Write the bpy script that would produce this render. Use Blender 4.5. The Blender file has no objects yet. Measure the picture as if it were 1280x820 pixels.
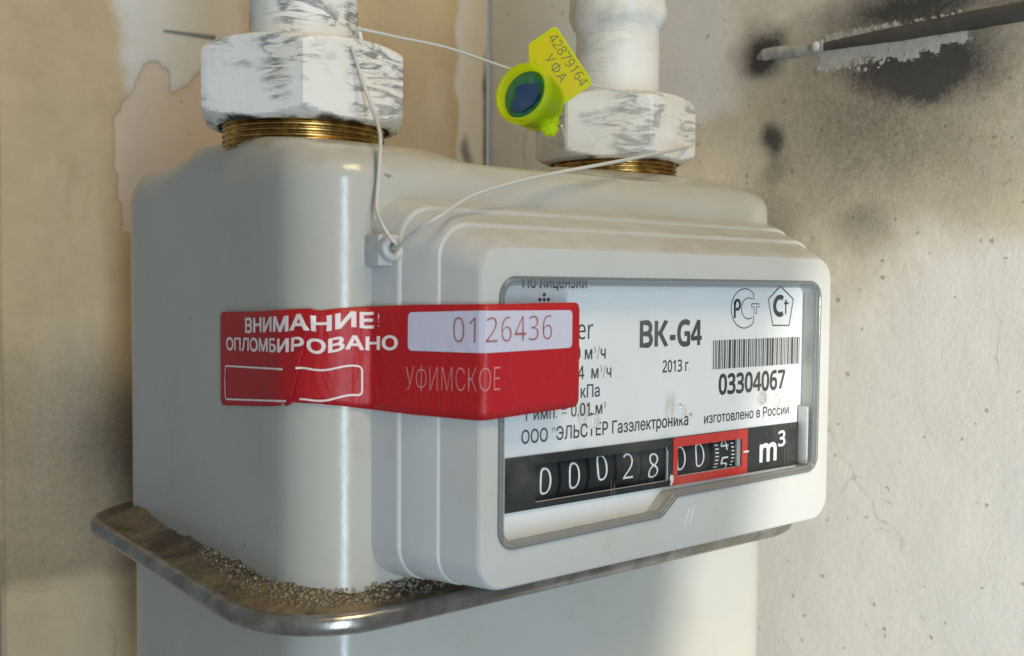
import bpy, bmesh, math, random
from mathutils import Vector, Matrix, noise
random.seed(7)
S = 0.001                                   # everything below is laid out in millimetres
sc = bpy.context.scene
COL = sc.collection
PI = math.pi
def sstep(a, b, x):
    t = max(0.0, min(1.0, (x - a) / (b - a))); return t * t * (3 - 2 * t)

# ------------------------------------------------------------------ camera
cam_d = bpy.data.cameras.new('camera'); cam = bpy.data.objects.new('camera', cam_d); COL.objects.link(cam)
sc.camera = cam
CAMP = Vector((-175.77, -238.16, 30.79))
yaw, pitch, roll = math.radians(38.42), math.radians(-2.37), math.radians(0.44)
d = Vector((math.sin(yaw) * math.cos(pitch), math.cos(yaw) * math.cos(pitch), math.sin(pitch)))
r0 = Vector((math.cos(yaw), -math.sin(yaw), 0)); u0 = r0.cross(d)
CR = math.cos(roll) * r0 + math.sin(roll) * u0
CU = -math.sin(roll) * r0 + math.cos(roll) * u0
CN = -d
M = Matrix(((CR.x, CU.x, CN.x), (CR.y, CU.y, CN.y), (CR.z, CU.z, CN.z))).to_4x4()
M.translation = CAMP * S
cam.matrix_world = M
cam_d.sensor_width = 36; cam_d.lens = 36 * 1272.6 / 1280
cam_d.clip_start = 0.01; cam_d.clip_end = 20
cam_d.dof.use_dof = True; cam_d.dof.focus_distance = 0.255; cam_d.dof.aperture_fstop = 22

# ------------------------------------------------------------------ light
w = bpy.data.worlds.new('World'); sc.world = w; w.use_nodes = True
bg = w.node_tree.nodes['Background']; bg.inputs[0].default_value = (0.88, 0.92, 0.95, 1); bg.inputs[1].default_value = 0.26
def area(name, loc, target, sx, sy, power, col):
    l = bpy.data.lights.new(name, 'AREA'); l.shape = 'RECTANGLE'; l.size = sx; l.size_y = sy; l.energy = power; l.color = col
    o = bpy.data.objects.new(name, l); COL.objects.link(o); o.location = loc
    o.rotation_euler = (Vector(target) - Vector(loc)).to_track_quat('-Z', 'Y').to_euler()
    return o
area('window_light', (-0.31, -0.92, -0.12), (0.02, -0.03, -0.02), 0.13, 0.95, 6.4, (0.70, 0.86, 1.0))
area('ceiling_lamp', (-0.02, -0.55, 0.72), (0.03, 0.02, 0.05), 0.30, 0.30, 3.9, (1.0, 0.76, 0.42))
def spot(name, loc, target, power, col, size, blend, rad):
    l = bpy.data.lights.new(name, 'SPOT'); l.energy = power; l.color = col; l.spot_size = size; l.spot_blend = blend; l.shadow_soft_size = rad
    o = bpy.data.objects.new(name, l); COL.objects.link(o); o.location = loc
    o.rotation_euler = (Vector(target) - Vector(loc)).to_track_quat('-Z', 'Y').to_euler(); return o
# daylight beam that reaches only the right half of the niche (its edge crosses the counter)
_sp = Vector((-0.35, -1.70, -0.10)); _edge = Vector((0.027, -0.070, -0.03)) - _sp
_c, _s = math.cos(math.radians(-10)), math.sin(math.radians(-10))
spot('daylight_beam', _sp, _sp + Vector((_edge.x * _c - _edge.y * _s, _edge.x * _s + _edge.y * _c, 0.0)), 125.0, (1.0, 0.93, 0.82), math.radians(20), .04, .012)
sc.view_settings.view_transform = 'Standard'; sc.view_settings.look = 'None'
sc.view_settings.exposure = -0.12; sc.view_settings.gamma = 1.0
sc.cycles.use_denoising = True
sc.cycles.max_bounces = 8; sc.cycles.transparent_max_bounces = 16

# ------------------------------------------------------------------ materials
def mat(name):
    m = bpy.data.materials.new(name); m.use_nodes = True
    nt = m.node_tree; return m, nt, nt.nodes['Principled BSDF']
class NB:
    """small node builder"""
    def __init__(s, nt): s.nt = nt; s.co = None
    def n(s, t, **kw):
        k = s.nt.nodes.new(t)
        for a, b in kw.items(): setattr(k, a, b)
        return k
    def l(s, a, b): s.nt.links.new(a, b)
    def coord(s):
        if not s.co: s.co = s.n('ShaderNodeTexCoord').outputs['Object']
        return s.co
    def mapped(s, scale=(1, 1, 1), rot=(0, 0, 0), loc=(0, 0, 0)):
        m = s.n('ShaderNodeMapping'); m.inputs['Scale'].default_value = scale; m.inputs['Rotation'].default_value = rot
        m.inputs['Location'].default_value = loc
        s.l(s.coord(), m.inputs[0]); return m.outputs[0]
    def noise(s, scale, detail=3, rough=.5, vec=None, dist=0):
        k = s.n('ShaderNodeTexNoise'); k.inputs['Scale'].default_value = scale; k.inputs['Detail'].default_value = detail
        k.inputs['Roughness'].default_value = rough; k.inputs['Distortion'].default_value = dist
        s.l(vec if vec else s.coord(), k.inputs['Vector']); return k.outputs['Fac']
    def ramp(s, fac, a, b, smooth=True):
        k = s.n('ShaderNodeMapRange'); k.interpolation_type = 'SMOOTHSTEP' if smooth else 'LINEAR'
        k.inputs['From Min'].default_value = a; k.inputs['From Max'].default_value = b
        s.l(fac, k.inputs['Value']); return k.outputs['Result']
    def math(s, op, a, b=None, c=None):
        k = s.n('ShaderNodeMath', operation=op)
        for i, v in enumerate((a, b, c)):
            if v is None: continue
            if isinstance(v, (int, float)): k.inputs[i].default_value = v
            else: s.l(v, k.inputs[i])
        return k.outputs[0]
    def mix(s, fac, a, b):
        k = s.n('ShaderNodeMix', data_type='RGBA')
        for i, v in ((0, fac), (6, a), (7, b)):
            if isinstance(v, (int, float)): k.inputs[i].default_value = v
            elif isinstance(v, tuple): k.inputs[i].default_value = v + ((1,) if len(v) == 3 else ())
            else: s.l(v, k.inputs[i])
        return k.outputs[2]
    def attr(s, name): k = s.n('ShaderNodeAttribute'); k.attribute_name = name; return k.outputs['Fac']
    def specks(s, scale, size, amount, vec=None):
        """sparse irregular specks: voronoi cells, only a random share of them, random radius"""
        nn = s.n('ShaderNodeTexNoise'); nn.inputs['Detail'].default_value = 1.0; nn.inputs['Scale'].default_value = scale * 2.5; s.l(s.coord(), nn.inputs['Vector'])
        vm = s.n('ShaderNodeVectorMath', operation='MULTIPLY_ADD'); s.l(nn.outputs['Color'], vm.inputs[0]); vm.inputs[1].default_value = (.45 / scale,) * 3; s.l(s.coord(), vm.inputs[2]); vec = vm.outputs[0]
        v = s.n('ShaderNodeTexVoronoi'); v.inputs['Scale'].default_value = scale; s.l(vec if vec else s.coord(), v.inputs['Vector'])
        sp = s.n('ShaderNodeSeparateColor'); s.l(v.outputs['Color'], sp.inputs[0])
        rad = s.math('MULTIPLY', sp.outputs[1], size)
        inside = s.ramp(s.math('SUBTRACT', rad, v.outputs['Distance']), 0.0, 0.06)
        pick = s.math('LESS_THAN', sp.outputs[0], amount)
        return s.math('MULTIPLY', inside, pick)
    def bump(s, h, strength, dist, target):
        k = s.n('ShaderNodeBump'); k.inputs['Strength'].default_value = strength; k.inputs['Distance'].default_value = dist
        s.l(h, k.inputs['Height']); s.l(k.outputs[0], target); return k
def simple(name, col, rough=.5, metal=0, coat=0, var=0.0, vscale=300):
    m, nt, b = mat(name)
    b.inputs['Base Color'].default_value = col + (1,); b.inputs['Roughness'].default_value = rough
    b.inputs['Metallic'].default_value = metal; b.inputs['Coat Weight'].default_value = coat
    if var:
        q = NB(nt); f = q.noise(vscale, 4, .6)
        q.l(q.mix(f, tuple(c * (1 - var) for c in col), tuple(min(1, c * (1 + var)) for c in col)), b.inputs['Base Color'])
        q.l(q.math('MULTIPLY_ADD', f, .2, rough - .1), b.inputs['Roughness'])
    return m

def enamel(name, col, rough, dirt):
    m, nt, b = mat(name); q = NB(nt)
    f = q.noise(18, 4, .6); f2 = q.noise(90, 5, .65)
    c = q.mix(q.ramp(f, .35, .75), col, tuple(x * y for x, y in zip(col, (.93, .91, .86))))
    c = q.mix(q.math('MULTIPLY', q.ramp(f2, .56, .8), dirt), c, (.36, .29, .19))
    c = q.mix(q.math('MULTIPLY', q.specks(150, .12, .07), .55), c, (.09, .07, .05))
    c = q.mix(q.math('MULTIPLY', q.specks(110, .04, .06), .5), c, (.05, .04, .03))
    # settled dust on faces that look up
    ge = q.n('ShaderNodeNewGeometry'); sx = q.n('ShaderNodeSeparateXYZ'); q.l(ge.outputs['Normal'], sx.inputs[0])
    du = q.math('MULTIPLY', q.ramp(sx.outputs[2], .12, .6), q.ramp(q.noise(130, 5, .7), .35, .7))
    c = q.mix(q.math('MULTIPLY', du, .24), c, (.30, .25, .17))
    # fine scratches and rubbed smears
    sc_ = q.noise(1.0, 3, .6, q.mapped((900, 900, 45), (.3, .5, 0)))
    c = q.mix(q.math('MULTIPLY', q.math('MULTIPLY', q.ramp(sc_, .69, .74), q.ramp(f, .5, .6)), .35), c, (.30, .29, .27))
    q.l(c, b.inputs['Base Color'])
    q.l(q.math('MULTIPLY_ADD', q.math('ADD', f2, q.math('MULTIPLY', f, .8)), .20, rough - .16), b.inputs['Roughness'])
    q.bump(q.math('ADD', q.noise(420, 2, .5), q.math('MULTIPLY', q.noise(30, 2, .5), 1.2)), .07, .0006, b.inputs['Normal'])
    return m
M_enamel = enamel('grey_enamel', (.47, .468, .425), .20, .22)
M_plastic = enamel('grey_plastic', (.515, .525, .51), .30, .24)

def steel(name):
    m, nt, b = mat(name); q = NB(nt)
    f = q.noise(120, 5, .65); f2 = q.noise(30, 4, .6)
    c = q.mix(q.ramp(f, .35, .7), (.24, .225, .20), (.42, .41, .39))
    c = q.mix(q.math('MULTIPLY', q.ramp(f2, .50, .72), .35), c, (.12, .095, .065))
    q.l(c, b.inputs['Base Color']); b.inputs['Metallic'].default_value = .9
    q.l(q.math('MULTIPLY_ADD', f, .3, .10), b.inputs['Roughness'])
    q.bump(f, .25, .0004, b.inputs['Normal'])
    return m
M_steel = steel('dirty_steel')

def brushpaint(name, amount, ztop=None, seed=0.0):
    """white brushed-on paint, worn through to dark metal in slanting strokes; the bottom rim left bare when ztop is given"""
    m, nt, b = mat(name); q = NB(nt)
    warp = q.noise(60, 3, .6)
    v1 = q.mapped((55, 55, 300), (.0, .5 + seed, .2), (seed * 9, 0, seed * 5)); s1 = q.noise(1.0, 5, .72, v1, 1.2)
    v2 = q.mapped((60, 60, 240), (.35, -.6 - seed * .5, 0), (3 + seed * 7, 1, 2)); s2 = q.noise(1.0, 5, .72, v2, 1.0)
    patch = q.ramp(q.noise(48, 3, .6, q.mapped((1, 1, 1), (0, 0, 0), (seed, seed, 0))), .44, .58)
    st = q.math('MAXIMUM', q.ramp(s1, .50, .60), q.ramp(s2, .50, .60))
    mk = q.math('MULTIPLY', q.math('MULTIPLY', st, patch), amount)
    base = q.mix(q.ramp(q.noise(45, 4, .6), .4, .75), (.76, .76, .73), (.68, .64, .54))
    c = q.mix(mk, base, (.15, .16, .175))
    if ztop is not None:
        sx = q.n('ShaderNodeSeparateXYZ'); q.l(q.coord(), sx.inputs[0])
        z = q.math('ADD', sx.outputs[2], q.math('MULTIPLY', q.math('SUBTRACT', q.noise(60, 4, .6), .5), .008))
        bare = q.ramp(z, ztop + .0006, ztop - .0006)
        c = q.mix(bare, c, (.025, .022, .018))
    q.l(c, b.inputs['Base Color']); b.inputs['Roughness'].default_value = .42
    q.bump(q.math('ADD', q.math('MULTIPLY', s1, .6), q.noise(160, 4, .6)), .32, .0008, b.inputs['Normal'])
    return m
M_nutpaint = brushpaint('brushed_white_paint_nut', .85, -.0002)
M_nutpaint2 = brushpaint('brushed_white_paint_other_nut', .6, -.0006, .37)
M_pipepaint = brushpaint('brushed_white_paint_pipe', .85, None, .21)
M_pipeclean = brushpaint('thick_white_paint_pipe', .18)
def brass():
    m, nt, b = mat('worn_brass'); q = NB(nt)
    f = q.noise(150, 5, .7); c = q.mix(q.ramp(f, .4, .68), (.34, .22, .07), (.85, .60, .22))
    q.l(c, b.inputs['Base Color']); b.inputs['Metallic'].default_value = .95
    q.l(q.math('MULTIPLY_ADD', f, .35, .15), b.inputs['Roughness']); return m
M_brass = brass()
M_plate = simple('printed_white_plate', (.80, .81, .81), .45, var=.02, vscale=60)
M_ink = simple('black_ink', (.035, .035, .038), .5)
M_black = simple('black_plastic', (.018, .020, .020), .42, var=.25, vscale=250)
M_drum = simple('black_drum', (.012, .013, .014), .38)
M_white = simple('white_numerals', (.78, .82, .86), .5)
M_red = simple('red_plastic', (.60, .035, .025), .4)
M_stick = None
def sticker_mat():
    m, nt, b = mat('red_sticker_film'); q = NB(nt)
    f = q.noise(55, 4, .6)
    q.l(q.mix(f, (.37, .004, .009), (.48, .007, .013)), b.inputs['Base Color'])
    b.inputs['Roughness'].default_value = .46
    q.bump(q.math('ADD', q.noise(1.0, 4, .6, q.mapped((170, 170, 60), (.2, .3, 0)), 1.0), q.math('MULTIPLY', q.noise(900, 2, .5), .10)), .34, .0014, b.inputs['Normal'])
    return m
M_stick = sticker_mat()
M_stwhite = simple('sticker_white_print', (.80, .70, .68), .45)
M_lilac = simple('sticker_pale_field', (.56, .55, .66), .42, var=.03)
M_redink = simple('brown_red_ink', (.34, .09, .07), .5)
M_palered = simple('faint_pink_print', (.62, .22, .21), .5)
M_wire = simple('white_wire', (.55, .55, .51), .4, var=.08, vscale=500)
M_dark = simple('dark_recess', (.03, .03, .03), .7)
M_rust = simple('rusty_rod_steel', (.085, .080, .074), .6, metal=.4, var=.5, vscale=180)

def clear(name, tint, refl):
    m, nt, b = mat(name); q = NB(nt); nt.nodes.remove(b); out = nt.nodes['Material Output']
    t = q.n('ShaderNodeBsdfTransparent'); t.inputs[0].default_value = tint + (1,)
    g = q.n('ShaderNodeBsdfGlossy'); g.inputs['Roughness'].default_value = .06
    lw = q.n('ShaderNodeFresnel'); lw.inputs['IOR'].default_value = refl
    mx = q.n('ShaderNodeMixShader'); ge = q.n('ShaderNodeNewGeometry'); q.l(q.math('MULTIPLY', lw.outputs[0], q.math('SUBTRACT', 1.0, ge.outputs['Backfacing'])), mx.inputs[0]); q.l(t.outputs[0], mx.inputs[1]); q.l(g.outputs[0], mx.inputs[2])
    df = q.n('ShaderNodeBsdfDiffuse'); df.inputs[0].default_value = (.75, .74, .70, 1); m2 = q.n('ShaderNodeMixShader')
    sm = q.math('ADD', q.math('MULTIPLY', q.ramp(q.noise(28, 5, .65), .45, .8), .07), q.math('MULTIPLY', q.specks(500, .20, .12), .22))
    sm = q.math('ADD', sm, q.math('MULTIPLY', q.ramp(q.noise(1.0, 2, .5, q.mapped((1400, 40, 60), (0, .6, 0))), .71, .75), .12))
    q.l(sm, m2.inputs[0]); q.l(mx.outputs[0], m2.inputs[1]); q.l(df.outputs[0], m2.inputs[2])
    q.l(m2.outputs[0], out.inputs[0]); return m
M_pane = clear('clear_window_plastic', (.985, .99, .99), 1.33)
def clearrim():
    m, nt, b = mat('clear_rim_plastic'); q = NB(nt); out = nt.nodes['Material Output']
    b.inputs['Base Color'].default_value = (.26, .275, .28, 1); b.inputs['Roughness'].default_value = .10
    b.inputs['IOR'].default_value = 1.5
    t = q.n('ShaderNodeBsdfTransparent'); t.inputs[0].default_value = (.62, .65, .66, 1)
    mx = q.n('ShaderNodeMixShader'); mx.inputs[0].default_value = .5
    q.l(t.outputs[0], mx.inputs[1]); q.l(b.outputs[0], mx.inputs[2]); q.l(mx.outputs[0], out.inputs[0]); return m
M_rim = clearrim()
def glassm():
    m, nt, b = mat('clear_peg_plastic'); b.inputs['Base Color'].default_value = (.95, .97, .97, 1); b.inputs['Transmission Weight'].default_value = 1.0; b.inputs['Roughness'].default_value = .04; b.inputs['IOR'].default_value = 1.47; return m
M_glass = glassm()
def neon(name, col, tr):
    m, nt, b = mat(name); q = NB(nt); out = nt.nodes['Material Output']
    b.inputs['Base Color'].default_value = col + (1,); b.inputs['Roughness'].default_value = .18
    t = q.n('ShaderNodeBsdfTranslucent'); t.inputs[0].default_value = col + (1,)
    tp = q.n('ShaderNodeBsdfTransparent'); tp.inputs[0].default_value = tuple(min(1, c * 1.15) for c in col) + (1,)
    m1 = q.n('ShaderNodeMixShader'); m1.inputs[0].default_value = .6; q.l(b.outputs[0], m1.inputs[1]); q.l(t.outputs[0], m1.inputs[2])
    m2 = q.n('ShaderNodeMixShader'); m2.inputs[0].default_value = tr; q.l(m1.outputs[0], m2.inputs[1]); q.l(tp.outputs[0], m2.inputs[2])
    q.l(m2.outputs[0], out.inputs[0]); return m
M_neon = neon('yellow_green_clear_plastic', (.84, 1.0, .05), .5)
M_tag = neon('yellow_tag_plastic', (.90, .84, .02), .05)
M_teal = simple('teal_clear_plug', (.01, .16, .13), .12, coat=.5, var=.5, vscale=220)
M_blue = simple('dark_blue_rotor', (.004, .04, .13), .2, coat=.3)

def gunkmat():
    m, nt, b = mat('dirty_sealant_foam'); q = NB(nt)
    f = q.noise(70, 6, .7); f2 = q.noise(240, 5, .7)
    c = q.mix(q.ramp(f, .36, .66), (.045, .032, .016), (.20, .15, .085))
    vo = q.n('ShaderNodeTexVoronoi'); vo.inputs['Scale'].default_value = 900; q.l(q.coord(), vo.inputs['Vector'])
    fm = q.math('MULTIPLY', q.ramp(q.math('ADD', q.attr('pale'), q.math('MULTIPLY', q.math('SUBTRACT', f2, .5), .8)), .18, .62), q.ramp(vo.outputs['Distance'], .62, .25))
    c = q.mix(q.math('MULTIPLY', fm, .5), c, (.42, .38, .29))
    q.l(c, b.inputs['Base Color']); b.inputs['Roughness'].default_value = .4
    q.bump(q.math('ADD', q.math('ADD', f, f2), q.math('MULTIPLY', fm, 1.2)), .6, .0012, b.inputs['Normal']); return m
M_gunk = gunkmat()
M_foam = simple('pale_foam_bubbles', (.50, .45, .34), .12, coat=.3)
M_foam.node_tree.nodes['Principled BSDF'].inputs['Transmission Weight'].default_value = .65

def wallmat(name, beige, white, relief=.45):
    m, nt, b = mat(name); q = NB(nt)
    n1 = q.noise(9, 5, .65); n2 = q.noise(45, 6, .7); n3 = q.noise(330, 4, .7); n4 = q.noise(900, 3, .7)
    base = q.mix(q.ramp(n2, .3, .75), tuple(c * .93 for c in beige), tuple(min(1, c * 1.06) for c in beige))
    base = q.mix(q.math('MULTIPLY', q.ramp(q.noise(22, 6, .7, None, .6), .46, .70), .34), base, tuple(c * f_ for c, f_ in zip(beige, (.66, .62, .56))))
    base = q.mix(q.math('MULTIPLY', q.ramp(q.noise(14, 5, .7, q.mapped((1, 1, .35)), .4), .52, .68), .35), base, (.56, .55, .52))
    wm = q.math('ADD', q.attr('white'), q.math('MULTIPLY', q.math('SUBTRACT', n2, .5), .55))
    wm = q.math('ADD', wm, q.math('MULTIPLY', q.math('SUBTRACT', n3, .5), .35))
    c = q.mix(q.ramp(wm, .25, .8), base, white)
    fl = q.ramp(q.math('ADD', q.attr('flake'), q.math('MULTIPLY', q.math('SUBTRACT', n3, .5), .2)), .42, .58)
    c = q.mix(fl, c, q.mix(n2, (.56, .46, .36), (.66, .56, .46)))
    ed = q.math('SUBTRACT', 1.0, q.math('ABSOLUTE', q.math('MULTIPLY_ADD', q.attr('flake'), 2.0, -1.0)))
    c = q.mix(q.math('MULTIPLY', q.ramp(ed, .45, 1.0), .40), c, (.22, .17, .12))
    c = q.mix(q.math('MULTIPLY', q.specks(95, .17, .13), .42), c, (.27, .20, .12))
    c = q.mix(q.math('MULTIPLY', q.specks(260, .24, .24), .5), c, (.16, .13, .10))
    c = q.mix(q.math('MULTIPLY', q.specks(75, .06, .22), .7), c, (.10, .075, .05))
    cv = q.n('ShaderNodeTexVoronoi'); cv.feature = 'DISTANCE_TO_EDGE'; cv.inputs['Scale'].default_value = 16
    nn = q.n('ShaderNodeTexNoise'); nn.inputs['Scale'].default_value = 45; nn.inputs['Detail'].default_value = 5; q.l(q.coord(), nn.inputs['Vector'])
    vm = q.n('ShaderNodeVectorMath', operation='MULTIPLY_ADD'); q.l(nn.outputs['Color'], vm.inputs[0]); vm.inputs[1].default_value = (.03,) * 3; q.l(q.coord(), vm.inputs[2]); q.l(vm.outputs[0], cv.inputs['Vector'])
    crk = q.math('MULTIPLY', q.ramp(cv.outputs['Distance'], .011, .003), q.ramp(n1, .54, .60))
    c = q.mix(q.math('MULTIPLY', crk, .28), c, (.20, .16, .11))
    so = q.math('ADD', q.attr('soot_shade'), q.math('MULTIPLY', q.math('SUBTRACT', n4, .5), q.math('MULTIPLY', q.ramp(q.attr('soot_shade'), .02, .4), .50)))
    so = q.math('ADD', so, q.math('MULTIPLY', q.math('SUBTRACT', n3, .5), q.math('MULTIPLY', q.ramp(q.attr('soot_shade'), .02, .4), .30)))
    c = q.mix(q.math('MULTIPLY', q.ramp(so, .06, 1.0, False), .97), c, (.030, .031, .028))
    ch = q.ramp(q.math('ADD', q.attr('chip'), q.math('ADD', q.math('MULTIPLY', q.math('SUBTRACT', n3, .5), 1.5), q.math('MULTIPLY', q.math('SUBTRACT', n4, .5), .6))), .42, .56)
    c = q.mix(ch, c, q.mix(n3, (.24, .24, .22), (.50, .49, .455)))
    q.l(c, b.inputs['Base Color']); b.inputs['Roughness'].default_value = .75
    q.bump(q.math('ADD', q.math('MULTIPLY', n2, 1.2), q.math('MULTIPLY', n3, .35)), relief, .0014, b.inputs['Normal'])
    return m
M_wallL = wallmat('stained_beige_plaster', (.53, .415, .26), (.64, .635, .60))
M_wallR = wallmat('sooty_whitewashed_plaster', (.66, .575, .43), (.81, .785, .72), .22)
M_greywall = simple('grey_plaster', (.24, .26, .28), .8, var=.15, vscale=60)
M_lump = simple('crumbly_pale_plaster', (.33, .325, .30), .85, var=.15, vscale=400)

# ------------------------------------------------------------------ mesh helpers
BASE = {}
def finish(o, sharp=35):
    me = o.data
    for p in me.polygons: p.use_smooth = True
    me.set_sharp_from_angle(angle=math.radians(sharp))
def obj(name, verts, faces, m, parent=None, base=None, sharp=35, kind=None, attrs=None, smooth=True):
    """verts in world millimetres; origin at the thing's base"""
    b = BASE[parent.name] if parent else Vector(base or (0, 0, 0))
    me = bpy.data.meshes.new(name)
    me.from_pydata([((v[0] - b.x) * S, (v[1] - b.y) * S, (v[2] - b.z) * S) for v in verts], [], faces)
    me.validate(); me.update()
    me.materials.append(m)
    o = bpy.data.objects.new(name, me); COL.objects.link(o); BASE[o.name] = b
    if parent: o.parent = parent
    else: o.location = b * S
    if attrs:
        for k, vals in attrs.items():
            a = me.attributes.new(k, 'FLOAT', 'POINT'); a.data.foreach_set('value', vals)
    if smooth: finish(o, sharp)
    if kind: o['kind'] = kind
    return o
def thing(name, label, cat, base, group=None):
    o = bpy.data.objects.new(name, None); COL.objects.link(o); o.location = Vector(base) * S
    o.empty_display_size = .01; BASE[o.name] = Vector(base); o['label'] = label; o['category'] = cat
    if group: o['group'] = group
    return o
def tag(o, label, cat, group=None):
    o['label'] = label; o['category'] = cat
    if group: o['group'] = group
    return o
def loft(rings, closed=True, cap0=False, cap1=False):
    n = len(rings[0]); V = [p for r in rings for p in r]; F = []
    for i in range(len(rings) - 1):
        for j in range(n if closed else n - 1):
            k = (j + 1) % n
            F.append((i * n + j, i * n + k, (i + 1) * n + k, (i + 1) * n + j))
    if cap0: F.append(tuple(reversed(range(n))))
    if cap1: F.append(tuple((len(rings) - 1) * n + j for j in range(n)))
    return V, F
def box(x0, x1, y0, y1, z0, z1):
    V = [(x, y, z) for x in (x0, x1) for y in (y0, y1) for z in (z0, z1)]
    F = [(0, 1, 3, 2), (4, 6, 7, 5), (0, 4, 5, 1), (2, 3, 7, 6), (0, 2, 6, 4), (1, 5, 7, 3)]
    return V, F
def bevelled(o, w, seg=2):
    bm = bmesh.new(); bm.from_mesh(o.data)
    bmesh.ops.bevel(bm, geom=bm.edges[:], offset=w * S, segments=seg, affect='EDGES', profile=.5)
    bm.to_mesh(o.data); bm.free(); finish(o); return o
def merge(parts):
    V, F = [], []
    for v, f in parts:
        k = len(V); V += list(v); F += [tuple(i + k for i in q) for q in f]
    return V, F
def rrect(x0, x1, y0, y1, r, n=8):
    P = []
    for cx, cy, a0 in ((x1 - r, y0 + r, -PI / 2), (x1 - r, y1 - r, 0), (x0 + r, y1 - r, PI / 2), (x0 + r, y0 + r, PI)):
        for i in range(n + 1):
            a = a0 + i * PI / 2 / n; P.append((cx + r * math.cos(a), cy + r * math.sin(a)))
    return P
def densify(P, step):
    Q = []
    for i in range(len(P)):
        a, b = P[i], P[(i + 1) % len(P)]; L = math.hypot(b[0] - a[0], b[1] - a[1]); n = max(1, int(L / step))
        for k in range(n): Q.append((a[0] + (b[0] - a[0]) * k / n, a[1] + (b[1] - a[1]) * k / n))
    return Q
def tube(pts, rad, n=10, cap=True):
    rings = []; pts = [Vector(p) for p in pts]; prev = None
    for i, p in enumerate(pts):
        t = (pts[min(i + 1, len(pts) - 1)] - pts[max(i - 1, 0)]).normalized()
        if prev is None: a = t.orthogonal().normalized()
        else: a = (prev - t * prev.dot(t)).normalized()
        prev = a; b = t.cross(a); rr = rad(i / (len(pts) - 1)) if callable(rad) else rad
        rings.append([p + (a * math.cos(2 * PI * j / n) + b * math.sin(2 * PI * j / n)) * rr for j in range(n)])
    return loft(rings, True, cap, cap)
def catmull(P, sub=10):
    P = [Vector(p) for p in P]; Q = []
    for i in range(len(P) - 1):
        a, b, c, e = P[max(i - 1, 0)], P[i], P[i + 1], P[min(i + 2, len(P) - 1)]
        for k in range(sub):
            t = k / sub
            Q.append(.5 * ((2 * b) + (c - a) * t + (2 * a - 5 * b + 4 * c - e) * t * t + (3 * b - a - 3 * c + e) * t ** 3))
    Q.append(P[-1]); return Q
def frame_axes(o, a, b):
    return lambda p, q, s=0: o + a * p + b * q + a.cross(b) * s
def lathe(profile, c, ax, n=32, cap0=False, cap1=False, start=None):
    """profile (radius, height along ax) about centre c"""
    ax = Vector(ax).normalized(); a = ax.orthogonal().normalized() if start is None else Vector(start); b = ax.cross(a); c = Vector(c)
    rings = [[c + ax * h + (a * math.cos(2 * PI * j / n) + b * math.sin(2 * PI * j / n)) * r for j in range(n)] for r, h in profile]
    return loft(rings, True, cap0, cap1)
def fill(loops):
    """triangulated planar area between 2D loops -> verts2d, faces"""
    bm = bmesh.new(); E = []
    for L in loops:
        vs = [bm.verts.new((p[0], p[1], 0)) for p in L]
        for i in range(len(vs)): E.append(bm.edges.new((vs[i], vs[(i + 1) % len(vs)])))
    bmesh.ops.triangle_fill(bm, use_beauty=True, use_dissolve=False, edges=E, normal=(0, 0, 1))
    bm.verts.index_update()
    V = [(v.co.x, v.co.y) for v in bm.verts]; F = []
    for f in bm.faces:
        ids = [v.index for v in f.verts]
        ar = sum(f.verts[i - 1].co.x * f.verts[i].co.y - f.verts[i].co.x * f.verts[i - 1].co.y for i in range(len(f.verts)))
        if ar < 0: ids.reverse()
        F.append(tuple(ids))
    bm.free(); return V, F
def slab(loops, mapf, t):
    """plate with thickness t: front face from mapf(u,v,t), back at 0, walls along loops"""
    V2, F2 = fill(loops); n = len(V2)
    V = [mapf(a, b, t) for a, b in V2] + [mapf(a, b, 0) for a, b in V2]; F = list(F2); F += [tuple(reversed([i + n for i in f])) for f in F2]
    k = len(V)
    for li, L in enumerate(loops):
        m_ = len(L); V += [mapf(a, b, t) for a, b in L] + [mapf(a, b, 0) for a, b in L]
        for i in range(m_):
            j = (i + 1) % m_; q = (k + i, k + m_ + i, k + m_ + j, k + j)
            F.append(q)
        k += 2 * m_
    return V, F
def offset_loop(L, dd):
    """inward offset of a ccw loop"""
    n = len(L); Q = []
    for i in range(n):
        a, b, c = L[i - 1], L[i], L[(i + 1) % n]
        t = Vector((c[0] - a[0], c[1] - a[1])).normalized(); Q.append((b[0] - t.y * dd, b[1] + t.x * dd))
    return Q
def round_poly(P, R, n=6):
    """round the corners of a polygon (ccw)"""
    Q = []; m_ = len(P)
    for i in range(m_):
        a, b, c = Vector(P[i - 1]), Vector(P[i]), Vector(P[(i + 1) % m_]); r = R[i] if isinstance(R, (list, tuple)) else R
        u = (a - b).normalized(); v = (c - b).normalized(); ang = u.angle(v); tl = r / math.tan(ang / 2)
        p0 = b + u * tl; p1 = b + v * tl; cc = b + (u + v).normalized() * (r / math.sin(ang / 2))
        a0 = math.atan2(p0.y - cc.y, p0.x - cc.x); a1 = math.atan2(p1.y - cc.y, p1.x - cc.x); da = (a1 - a0 + PI) % (2 * PI) - PI
        for k in range(n + 1): Q.append((cc.x + r * math.cos(a0 + da * k / n), cc.y + r * math.sin(a0 + da * k / n)))
    return Q

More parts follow.
